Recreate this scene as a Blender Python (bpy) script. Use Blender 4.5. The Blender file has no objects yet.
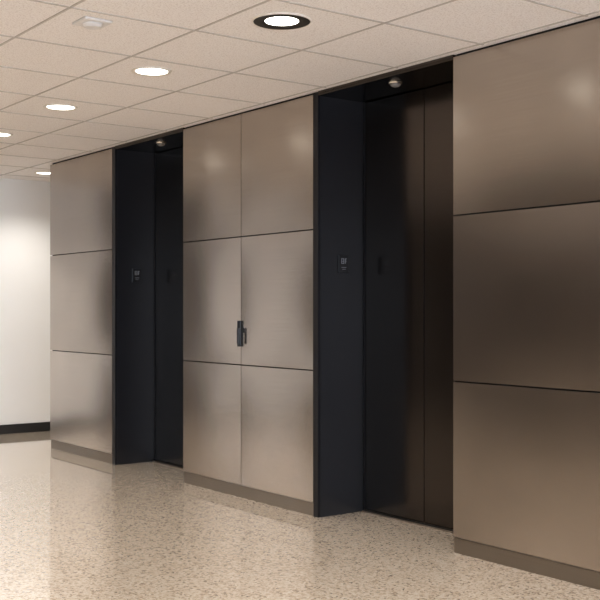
import bpy, bmesh, math, random
from mathutils import Vector, Matrix
random.seed(4)
S = bpy.context.scene
try:
    S.view_settings.view_transform = 'Standard'
    S.view_settings.look = 'None'
except Exception: pass

H = 2.74
COL = S.collection

# ---------------------------------------------------------------- materials
def mat(name):
    m = bpy.data.materials.new(name); m.use_nodes = True
    nt = m.node_tree
    b = nt.nodes.get('Principled BSDF')
    return m, nt, b
def N(nt, t, **kw):
    n = nt.nodes.new(t)
    for k, v in kw.items(): setattr(n, k, v)
    return n
def simple(name, col, rough=.5, metal=0., noise=0.04, scale=30, emis=None, es=0):
    m, nt, b = mat(name)
    tc = N(nt, 'ShaderNodeTexCoord'); no = N(nt, 'ShaderNodeTexNoise')
    no.inputs['Scale'].default_value = scale; no.inputs['Detail'].default_value = 4
    nt.links.new(tc.outputs['Object'], no.inputs['Vector'])
    r = N(nt, 'ShaderNodeValToRGB')
    r.color_ramp.elements[0].position = .3; r.color_ramp.elements[1].position = .7
    r.color_ramp.elements[0].color = (*[c*(1-noise) for c in col], 1)
    r.color_ramp.elements[1].color = (*[min(1, c*(1+noise)) for c in col], 1)
    nt.links.new(no.outputs['Fac'], r.inputs['Fac'])
    nt.links.new(r.outputs['Color'], b.inputs['Base Color'])
    b.inputs['Roughness'].default_value = rough; b.inputs['Metallic'].default_value = metal
    if emis:
        b.inputs['Emission Color'].default_value = (*emis, 1); b.inputs['Emission Strength'].default_value = es
    return m
def brushed(name, col, rough=.3, var=.08, bump=.02, aniso=.4):
    m, nt, b = mat(name)
    tc = N(nt, 'ShaderNodeTexCoord'); mp = N(nt, 'ShaderNodeMapping')
    mp.inputs['Scale'].default_value = (1.5, 1.5, 420)
    no = N(nt, 'ShaderNodeTexNoise'); no.inputs['Scale'].default_value = 1; no.inputs['Detail'].default_value = 5
    nt.links.new(tc.outputs['Object'], mp.inputs['Vector']); nt.links.new(mp.outputs[0], no.inputs['Vector'])
    # soft large-scale patina
    n2 = N(nt, 'ShaderNodeTexNoise'); n2.inputs['Scale'].default_value = 1.7; n2.inputs['Detail'].default_value = 3
    nt.links.new(tc.outputs['Object'], n2.inputs['Vector'])
    mx = N(nt, 'ShaderNodeMath', operation='ADD')
    ml = N(nt, 'ShaderNodeMath', operation='MULTIPLY'); ml.inputs[1].default_value = .5
    ml2 = N(nt, 'ShaderNodeMath', operation='MULTIPLY'); ml2.inputs[1].default_value = .5
    nt.links.new(no.outputs['Fac'], ml.inputs[0]); nt.links.new(n2.outputs['Fac'], ml2.inputs[0])
    nt.links.new(ml.outputs[0], mx.inputs[0]); nt.links.new(ml2.outputs[0], mx.inputs[1])
    r = N(nt, 'ShaderNodeValToRGB')
    r.color_ramp.elements[0].position = .35; r.color_ramp.elements[1].position = .65
    r.color_ramp.elements[0].color = (*[c*(1-var) for c in col], 1)
    r.color_ramp.elements[1].color = (*[c*(1+var) for c in col], 1)
    nt.links.new(mx.outputs[0], r.inputs['Fac']); nt.links.new(r.outputs['Color'], b.inputs['Base Color'])
    b.inputs['Metallic'].default_value = 1
    b.inputs['Roughness'].default_value = rough
    b.inputs['Anisotropic'].default_value = aniso
    tg = N(nt, 'ShaderNodeCombineXYZ'); tg.inputs[2].default_value = 1
    nt.links.new(tg.outputs[0], b.inputs['Tangent'])
    bp = N(nt, 'ShaderNodeBump'); bp.inputs['Strength'].default_value = bump; bp.inputs['Distance'].default_value = .002
    nt.links.new(no.outputs['Fac'], bp.inputs['Height']); nt.links.new(bp.outputs[0], b.inputs['Normal'])
    return m

M_panel = [brushed('brushed_bronze_a', (.565,.515,.47), .22, var=.10, bump=.06, aniso=.5),  # one bronze; the darker tones paint in dimmer reflections per panel
           brushed('bronze_dim_reflection', (.48,.43,.385), .22, var=.10, bump=.06, aniso=.5),
           brushed('bronze_dark_reflection', (.32,.285,.26), .23, var=.10, bump=.06, aniso=.5)]
M_dark = brushed('dark_bronze', (.100,.087,.079), .18, aniso=.3)
M_jamb = simple('jamb_dark_blue_sheen', (.011,.0115,.0145), .28, 0, noise=.1, scale=3)  # blue in the base colour stands in for daylight sheen on dark jambs
M_trim = simple('black_edge_trim', (.02,.02,.024), .4, .6)
M_base = brushed('bronze_plinth', (.30,.265,.23), .34)
M_void = simple('joint_shadow', (.008,.007,.006), .9)
M_white = simple('white_paint', (.90,.90,.89), .6, noise=.01, scale=3)
M_tan = simple('brown_reflection_wall', (.085,.067,.055), .6, noise=.08, scale=2)  # for unseen walls, kept dark so the right pier reflects brown
M_wood = simple('dark_reflection_wood', (.075,.058,.045), .5, noise=.2, scale=4)  # wood of the added door that the panels reflect
M_blackbase = simple('black_rubber_base', (.012,.012,.013), .45)
M_grid = simple('ceiling_grid_paint', (.50,.46,.42), .5)
M_blk = simple('black_plastic', (.008,.008,.01), .3)
M_blk2 = simple('black_baffle', (.006,.0055,.005), .5)
M_rim = simple('fixture_rim', (.75,.7,.62), .35)
M_steel = simple('stainless', (.6,.58,.55), .25, 1)
M_grey = simple('engraving_grey', (.32,.34,.38), .4)
M_off = simple('offwhite_plastic', (.70,.68,.66), .45)
M_lens = simple('lamp_lens', (.9,.9,.85), .4, emis=(1, .96, .88), es=5)
M_lens_s = simple('frosted_dome', (.22,.21,.20), .2)
M_frame = simple('window_frame', (.12,.12,.13), .4, .7)

# floor - terrazzo / granite
M_floor, nt, b = mat('terrazzo')
tc = N(nt, 'ShaderNodeTexCoord')
v1 = N(nt, 'ShaderNodeTexVoronoi'); v1.inputs['Scale'].default_value = 85
v2 = N(nt, 'ShaderNodeTexVoronoi'); v2.inputs['Scale'].default_value = 165
n1 = N(nt, 'ShaderNodeTexNoise'); n1.inputs['Scale'].default_value = 1.3; n1.inputs['Detail'].default_value = 3
for v in (v1, v2, n1): nt.links.new(tc.outputs['Object'], v.inputs['Vector'])
s1 = N(nt, 'ShaderNodeSeparateColor'); nt.links.new(v1.outputs['Color'], s1.inputs[0])
s2 = N(nt, 'ShaderNodeSeparateColor'); nt.links.new(v2.outputs['Color'], s2.inputs[0])
r1 = N(nt, 'ShaderNodeValToRGB'); cr = r1.color_ramp
cr.elements[0].position = 0; cr.elements[0].color = (.16,.095,.05,1)
cr.elements[1].position = 1; cr.elements[1].color = (.86,.76,.64,1)
e = cr.elements.new(.16); e.color = (.38,.27,.18,1)
e = cr.elements.new(.35); e.color = (.69,.575,.45,1)
nt.links.new(s1.outputs[0], r1.inputs['Fac'])
r2 = N(nt, 'ShaderNodeValToRGB'); cr = r2.color_ramp
cr.elements[0].position = 0; cr.elements[0].color = (.24,.16,.10,1)
cr.elements[1].position = 1; cr.elements[1].color = (.84,.74,.62,1)
e = cr.elements.new(.25); e.color = (.67,.555,.43,1)
nt.links.new(s2.outputs[0], r2.inputs['Fac'])
mx = N(nt, 'ShaderNodeMix', data_type='RGBA'); mx.inputs['Factor'].default_value = .42
nt.links.new(r1.outputs[0], mx.inputs['A']); nt.links.new(r2.outputs[0], mx.inputs['B'])
# joints
sx = N(nt, 'ShaderNodeSeparateXYZ'); nt.links.new(tc.outputs['Object'], sx.inputs[0])
def joint(out, off):
    a = N(nt, 'ShaderNodeMath', operation='ADD'); a.inputs[1].default_value = off
    nt.links.new(out, a.inputs[0])
    p = N(nt, 'ShaderNodeMath', operation='PINGPONG'); p.inputs[1].default_value = .61
    nt.links.new(a.outputs[0], p.inputs[0])
    l = N(nt, 'ShaderNodeMath', operation='LESS_THAN'); l.inputs[1].default_value = .0025
    nt.links.new(p.outputs[0], l.inputs[0]); return l
ja = joint(sx.outputs[0], 20.2); jb = joint(sx.outputs[1], 20.1)
jm = N(nt, 'ShaderNodeMath', operation='MAXIMUM'); nt.links.new(ja.outputs[0], jm.inputs[0]); nt.links.new(jb.outputs[0], jm.inputs[1])
jf = N(nt, 'ShaderNodeMath', operation='MULTIPLY'); jf.inputs[1].default_value = .55; nt.links.new(jm.outputs[0], jf.inputs[0])
mj = N(nt, 'ShaderNodeMix', data_type='RGBA'); nt.links.new(jf.outputs[0], mj.inputs['Factor'])
nt.links.new(mx.outputs['Result'], mj.inputs['A']); mj.inputs['B'].default_value = (.35,.25,.16,1)
nt.links.new(mj.outputs['Result'], b.inputs['Base Color'])
rr = N(nt, 'ShaderNodeMapRange'); rr.inputs['To Min'].default_value = .03; rr.inputs['To Max'].default_value = .10
nt.links.new(n1.outputs['Fac'], rr.inputs['Value']); nt.links.new(rr.outputs[0], b.inputs['Roughness'])
b.inputs['Specular IOR Level'].default_value = .8
b.inputs['Coat Weight'].default_value = .9; b.inputs['Coat Roughness'].default_value = .035
b.inputs['Coat IOR'].default_value = 1.7

# ceiling tile
M_ceil, nt, b = mat('acoustic_tile')
tc = N(nt, 'ShaderNodeTexCoord')
n1 = N(nt, 'ShaderNodeTexNoise'); n1.inputs['Scale'].default_value = 120; n1.inputs['Detail'].default_value = 3
nt.links.new(tc.outputs['Object'], n1.inputs['Vector'])
r = N(nt, 'ShaderNodeValToRGB'); cr = r.color_ramp
cr.elements[0].position = .34; cr.elements[0].color = (.68,.63,.595,1)
cr.elements[1].position = .50; cr.elements[1].color = (.86,.825,.80,1)
nt.links.new(n1.outputs['Fac'], r.inputs['Fac']); nt.links.new(r.outputs[0], b.inputs['Base Color'])
b.inputs['Roughness'].default_value = .9
bp = N(nt, 'ShaderNodeBump'); bp.inputs['Strength'].default_value = .12; bp.inputs['Distance'].default_value = .003
nt.links.new(n1.outputs['Fac'], bp.inputs['Height']); nt.links.new(bp.outputs[0], b.inputs['Normal'])

# ---------------------------------------------------------------- helpers
def finish(name, bm, mats, parent=None, smooth=False):
    me = bpy.data.meshes.new(name); bm.to_mesh(me); bm.free()
    for m in (mats if isinstance(mats, (list, tuple)) else [mats]): me.materials.append(m)
    if smooth:
        for p in me.polygons: p.use_smooth = True
    o = bpy.data.objects.new(name, me); COL.objects.link(o)
    if parent: o.parent = parent
    return o
def add_box(bm, x0, x1, y0, y1, z0, z1, mi=0, bev=0):
    r = bmesh.ops.create_cube(bm, size=1)
    vs = r['verts']
    for v in vs:
        v.co = Vector(((x0+x1)/2 + v.co.x*(x1-x0), (y0+y1)/2 + v.co.y*(y1-y0), (z0+z1)/2 + v.co.z*(z1-z0)))
    fs = set(f for v in vs for f in v.link_faces)
    for f in fs: f.material_index = mi
    if bev:
        es = list(set(e for v in vs for e in v.link_edges))
        rb = bmesh.ops.bevel(bm, geom=es, offset=bev, segments=2, affect='EDGES', profile=.5)
        for f in rb['faces']: f.material_index = mi
def box(name, x0, x1, y0, y1, z0, z1, m, parent=None, bev=0):
    bm = bmesh.new(); add_box(bm, x0, x1, y0, y1, z0, z1, 0, bev)
    return finish(name, bm, m, parent)
def empty(name, loc=(0,0,0)):
    o = bpy.data.objects.new(name, None); COL.objects.link(o); o.location = loc
    o.empty_display_size = .1
    return o
def lathe(bm, prof, c, seg=48, mi=0):
    rings = []
    for (r, z) in prof:
        rings.append([bm.verts.new((c[0]+r*math.cos(2*math.pi*i/seg), c[1]+r*math.sin(2*math.pi*i/seg), c[2]+z)) for i in range(seg)] if r > 1e-6 else [bm.verts.new((c[0], c[1], c[2]+z))])
    for a, b_ in zip(rings[:-1], rings[1:]):
        for i in range(seg):
            j = (i+1) % seg
            if len(a) == 1: f = bm.faces.new((a[0], b_[i], b_[j]))
            elif len(b_) == 1: f = bm.faces.new((a[i], a[j], b_[0]))
            else: f = bm.faces.new((a[i], a[j], b_[j], b_[i]))
            f.material_index = mi

# ---------------------------------------------------------------- room shell
XW, XE, YS, YN = -10.9, 3.0, -8.0, 3.5
box('floor', XW-.2, XE+.2, YS-.2, YN+.2, -.2, 0, M_floor)
box('ceiling', XW-.2, XE+.2, YS-.2, YN+.2, H, H+.2, M_ceil)
T = .672; gx0 = -3.86; gy0 = -.724
bm = bmesh.new()
i0 = int(math.ceil((XW-gx0)/T)); i1 = int(math.floor((XE-gx0)/T))
for i in range(i0, i1+1):
    x = gx0+i*T; add_box(bm, x-.006, x+.006, YS, -.03, H-.004, H)
    if x < -9.6: add_box(bm, x-.006, x+.006, -.03, YN, H-.004, H)
j0 = int(math.ceil((YS-gy0)/T)); j1 = int(math.floor((YN-gy0)/T))
for j in range(j0, j1+1):
    y = gy0+j*T; add_box(bm, XW, XE if y < -.03 else -9.55, y-.006, y+.006, H-.004, H)
finish('ceiling_grid', bm, M_grid)

box('wall_west', XW-.2, XW, -4.7, YN, 0, H, M_white)
box('wall_west_dark_reflected', XW-.2, XW, YS, -4.7, 0, H, M_tan)  # unseen stretch, made dark to darken the right pier's reflection
bm = bmesh.new(); add_box(bm, XW, XW+.015, YS, YN, 0, .10, 0, .003)
finish('baseboard_west', bm, M_blackbase)
# unseen dark double door with transom, added for its reflection in the panels
dd = empty('added_dark_door')
box('leaf_a', XW, XW+.03, -2.60, -2.003, .005, 2.15, M_wood, dd, .003)
box('leaf_b', XW, XW+.03, -1.997, -1.40, .005, 2.15, M_wood, dd, .003)
box('transom', XW, XW+.03, -2.60, -1.40, 2.22, 2.66, M_wood, dd, .003)
bm = bmesh.new()
add_box(bm, XW, XW+.045, -2.67, -2.602, 0, 2.72, 0, .003); add_box(bm, XW, XW+.045, -1.398, -1.33, 0, 2.72, 0, .003)
add_box(bm, XW, XW+.045, -2.602, -1.398, 2.152, 2.218, 0, .003)
add_box(bm, XW, XW+.045, -2.602, -1.398, 2.662, 2.72, 0, .003)
finish('frame', bm, M_frame, dd)
box('handle_a', XW+.03, XW+.07, -2.06, -2.04, .9, 1.2, M_steel, dd, .003)
box('handle_b', XW+.03, XW+.07, -1.96, -1.94, .9, 1.2, M_steel, dd, .003)

box('wall_back', XW, XE, YN, YN+.2, 0, H, M_white)
box('wall_south', XW, XE, YS-.2, YS, 0, H, M_tan)
# unseen east glazing, placed to bring daylight onto jambs and ceiling
box('wall_east_sill', XE, XE+.2, YS, YN, 0, .3, M_white)
box('wall_east_pier', XE, XE+.2, -.4, YN, .3, H, M_white)
n = 5; ww = (YS+.4)/n
for i in range(n):
    bm = bmesh.new(); c_ = -.4+i*ww; a_ = c_+ww
    add_box(bm, XE+.04, XE+.12, a_, a_+.05, .3, H); add_box(bm, XE+.04, XE+.12, c_-.05, c_, .3, H)
    add_box(bm, XE+.04, XE+.12, a_+.05, c_-.05, .3, .36); add_box(bm, XE+.04, XE+.12, a_+.05, c_-.05, H-.06, H)
    finish('window_%d' % (i+1), bm, M_frame)

# ---------------------------------------------------------------- elevator wall
xL0, xL1 = -9.523, -8.160     # left pier
xC0, xC1 = -7.018, -5.323     # centre pier
xR0, xR1 = -4.114, -2.55      # right pier
D = .385                      # niche depth
TOP = H-.012
z_j = [.085, .943, 1.853, TOP]
g = .0042
# structural core behind cladding (one joined mesh)
bm = bmesh.new()
for a, c in ((xL0+.016, xL1-.012), (xC0+.012, xC1-.012), (xR0+.012, XE)):
    add_box(bm, a, c, .018, 1.2, 0, H)
for a, c in ((xL1-.012, xC0+.012), (xC1-.012, xR0+.012)):
    add_box(bm, a, c, D+.05, 1.2, 0, H)
finish('wall_north', bm, M_void)

def panel(name, x0, x1, z0, z1, m, parent, bow=.0):
    """thin sheet-metal panel, front face slightly pillowed"""
    bm = bmesh.new(); nx, nz = 14, 14
    vs = [[None]*(nz+1) for _ in range(nx+1)]
    for i in range(nx+1):
        for k in range(nz+1):
            u = i/nx; v = k/nz
            d = bow*(1-(2*u-1)**2)*(1-(2*v-1)**2)
            vs[i][k] = bm.verts.new((x0+(x1-x0)*u, -d, z0+(z1-z0)*v))
    for i in range(nx):
        for k in range(nz):
            bm.faces.new((vs[i][k], vs[i+1][k], vs[i+1][k+1], vs[i][k+1]))
    bd = [e for e in bm.edges if e.is_boundary]
    r = bmesh.ops.extrude_edge_only(bm, edges=bd)
    for v in [q for q in r['geom'] if isinstance(q, bmesh.types.BMVert)]: v.co.y = .018
    bmesh.ops.recalc_face_normals(bm, faces=bm.faces)
    o = finish(name, bm, m, parent, smooth=True)
    md = o.modifiers.new('es', 'EDGE_SPLIT'); md.split_angle = math.radians(30)
    return o

def pier(x_list, x_end_trim, mats, base_x0, base_x1, bows):
    p = empty('metal_wall_cladding')
    for ci in range(len(x_list)-1):
        a, c = x_list[ci], x_list[ci+1]
        for k in range(3):
            m = mats[ci][k]
            panel('panel_%d_%d' % (ci, k), a+g*.6, c-g*.6, z_j[k]+g, z_j[k+1]-g, m, p, bows[ci][k])
    if x_end_trim:
        box('edge_trim', x_list[-1]+.002, x_end_trim, -.001, .018, 0, TOP, M_trim, p, .001)
    box('plinth', base_x0, base_x1, .008, .018, 0, z_j[0]-.002, M_base, p)
    return p
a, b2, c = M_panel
pier([xL0, xL1-.055], xL1, [[a, b2, b2]], xL0+.004, xL1-.055, [[.008,.014,.006]])
pier([xC0, -6.213, xC1-.05], xC1, [[a, a, b2], [a, a, b2]], xC0+.002, xC1-.05, [[.008,.010,.007],[.009,.010,.007]])
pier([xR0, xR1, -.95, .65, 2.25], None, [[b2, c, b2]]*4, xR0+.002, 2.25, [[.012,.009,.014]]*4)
# left pier end return
p = empty('metal_wall_end_cap')
for k in range(3):
    box('panel_%d' % k, xL0, xL0+.014, .019, 1.2, z_j[k]+g, z_j[k+1]-g, M_panel[0], p)
box('plinth', xL0+.004, xL0+.014, .019, 1.2, 0, z_j[0]-.002, M_base, p)

# niches
for (n0, n1_) in ((xL1, xC0), (xC1, xR0)):
    p = empty('elevator_niche_lining')
    box('jamb_west', n0-.011, n0, .0185, D+.03, 0, TOP-.004, M_jamb, p)
    box('jamb_east', n1_, n1_+.011, .0185, D+.03, 0, TOP-.004, M_jamb, p)
    box('soffit', n0, n1_, .0, D+.03, H-.03, H-.001, M_dark, p)
    box('corner_bead', n0, n0+.012, D-.008, D+.02, 0, H-.031, M_trim, p, .002)
    box('corner_bead_east', n1_-.012, n1_, D-.008, D+.02, 0, H-.031, M_trim, p, .002)
    d = empty('elevator_door')
    w0, w1 = n0+.014, n1_-.014; mid = n0+.575
    box('door_leaf_a', w0, mid-.003, D, D+.03, .012, H-.034, M_dark, d, .003)
    box('door_leaf_b', mid+.003, w1, D, D+.03, .012, H-.034, M_dark, d, .003)
    box('door_seam', mid-.003, mid+.003, D+.012, D+.03, .012, H-.034, M_void, d)
    bm = bmesh.new()
    add_box(bm, w0, w1, D-.03, D+.03, 0, .010, 0, .002)
    for q in range(2): add_box(bm, w0+.01, w1-.01, D-.024+q*.012, D-.018+q*.012, .010, .0115, 1)
    finish('door_sill', bm, [M_base, M_void], d)

    ind = empty('elevator_hall_indicator')
    yc, zc = .205, 1.632
    bm = bmesh.new()
    add_box(bm, n0, n0+.010, yc-.045, yc+.045, zc-.06, zc+.06, 0, .003)
    add_box(bm, n0+.010, n0+.0115, yc-.034, yc+.034, zc-.048, zc+.05, 1, 0)
    finish('plate', bm, [M_blk, M_blk], ind)
    bm = bmesh.new(); X0, X1 = n0+.0115, n0+.0125
    for (ya, yb, za, zb) in ((-.022,-.016,.005,.038), (-.004,.002,.005,.038), (-.022,.002,.034,.038), (-.022,.002,.018,.021), (-.022,.002,.003,.007),
                              (.010,.015,.004,.038), (.015,.024,.034,.038), (.015,.024,.019,.022), (-.02,.02,-.022,-.019), (-.014,.014,-.034,-.031)):
        add_box(bm, X0, X1, yc+ya, yc+yb, zc+za, zc+zb)
    finish('display_marks', bm, M_grey, ind)

    L = empty('soffit_light'); cx = (n0+n1_)/2-.02; cc = (cx, .14, H-.03)
    bm = bmesh.new(); lathe(bm, [(.0,0),(.044,0),(.044,-.006),(.038,-.010),(.032,-.010)], cc, 32)
    finish('bezel', bm, M_steel, L, True)
    bm = bmesh.new(); lathe(bm, [(.032,-.010),(.030,-.018),(.020,-.025),(.010,-.028),(0,-.029)], cc, 32)
    finish('lens', bm, M_lens_s, L, True)

# closet pull at centre seam (slim latch)
p = empty('closet_door_pull'); xs = -6.213; zc = 1.165
bm = bmesh.new()
add_box(bm, xs-.028, xs+.012, -.016, -.0035, zc-.092, zc+.092, 0, .003)
add_box(bm, xs-.018, xs-.006, -.022, -.016, zc-.05, zc+.085, 1, .002)
finish('plate', bm, [M_blk, M_trim], p)
bm = bmesh.new()
add_box(bm, xs-.002, xs+.020, -.028, -.012, zc+.005, zc+.04, 0, .004)
add_box(bm, xs+.002, xs+.020, -.040, -.026, zc-.075, zc+.04, 0, .004)
finish('lever', bm, M_blk, p)

# ---------------------------------------------------------------- downlights
def downlight(x, y, black=False, r=.118, lens=None):
    o = empty('recessed_downlight'); c0 = (x, y, H)
    bm = bmesh.new()
    if black:
        lathe(bm, [(.145,0),(.145,-.006),(.141,-.009),(.138,-.007)], c0, 64, 0)
        lathe(bm, [(.138,-.007),(.130,-.010),(.118,-.006),(.108,-.010),(.096,-.005),(.080,-.003)], c0, 64, 1)
        rl = .083
    else:
        lathe(bm, [(r,0),(r,-.006),(r-.006,-.010),(r-.020,-.006),(r-.024,-.003)], c0, 64, 0)
        rl = r-.022
    finish('trim_ring', bm, [M_rim, M_blk2], o, True)
    bm = bmesh.new(); lathe(bm, [(rl,-.0035),(rl*.6,-.0045),(0,-.005)], c0, 48)
    bmesh.ops.recalc_face_normals(bm, faces=bm.faces)
    finish('lens', bm, M_lens, o, True)
    ld = bpy.data.lights.new('lamp', 'SPOT'); ld.energy = 66; ld.color = (1, .945, .875)
    ld.spot_size = math.radians(140); ld.spot_blend = 1; ld.shadow_soft_size = .07
    lo = bpy.data.objects.new('lamp', ld); COL.objects.link(lo); lo.parent = o
    lo.location = (x, y, H-.08)
downlight(-4.13, -1.15, True)
for x in (-2.79, -1.45, -.10, 1.25): downlight(x, -1.12)
for x, y in ((-5.463,-1.13), (-6.81,-1.10), (-8.17,-1.03), (-9.55,-1.03)): downlight(x, y)
for x in (-9.55, -8.17, -6.81, -5.463, -4.13, -2.79, -1.45, -.1): downlight(x, -3.8)
for x in (-9.0,-6.81, -4.13, -1.45, 1.2): downlight(x, -6.4)
downlight(-10.2, .25); downlight(-10.2, 1.9)

# ceiling sensor / speaker plate
p = empty('ceiling_sensor'); bm = bmesh.new()
cx, cy = -4.70, -1.876
add_box(bm, cx-.075, cx+.075, cy-.075, cy+.075, H-.012, H, 0, .005)
lathe(bm, [(.05,-.012),(.05,-.020),(.038,-.030),(.0,-.032)], (cx, cy, H), 32, 0)
finish('sensor_body', bm, M_off, p)

# ---------------------------------------------------------------- world
w = bpy.data.worlds.new('World'); S.world = w; w.use_nodes = True
bg = w.node_tree.nodes['Background']
bg.inputs[0].default_value = (.72,.83,1,1); bg.inputs[1].default_value = 7

# ---------------------------------------------------------------- camera
cam = bpy.data.cameras.new('camera'); co = bpy.data.objects.new('camera', cam); COL.objects.link(co)
cam.sensor_width = 36; cam.lens = 63; cam.shift_y = .015
co.location = (0, -4.137, 1.34)
co.rotation_euler = (math.radians(90), 0, math.radians(53.13))
cam.clip_start = .05
S.camera = co
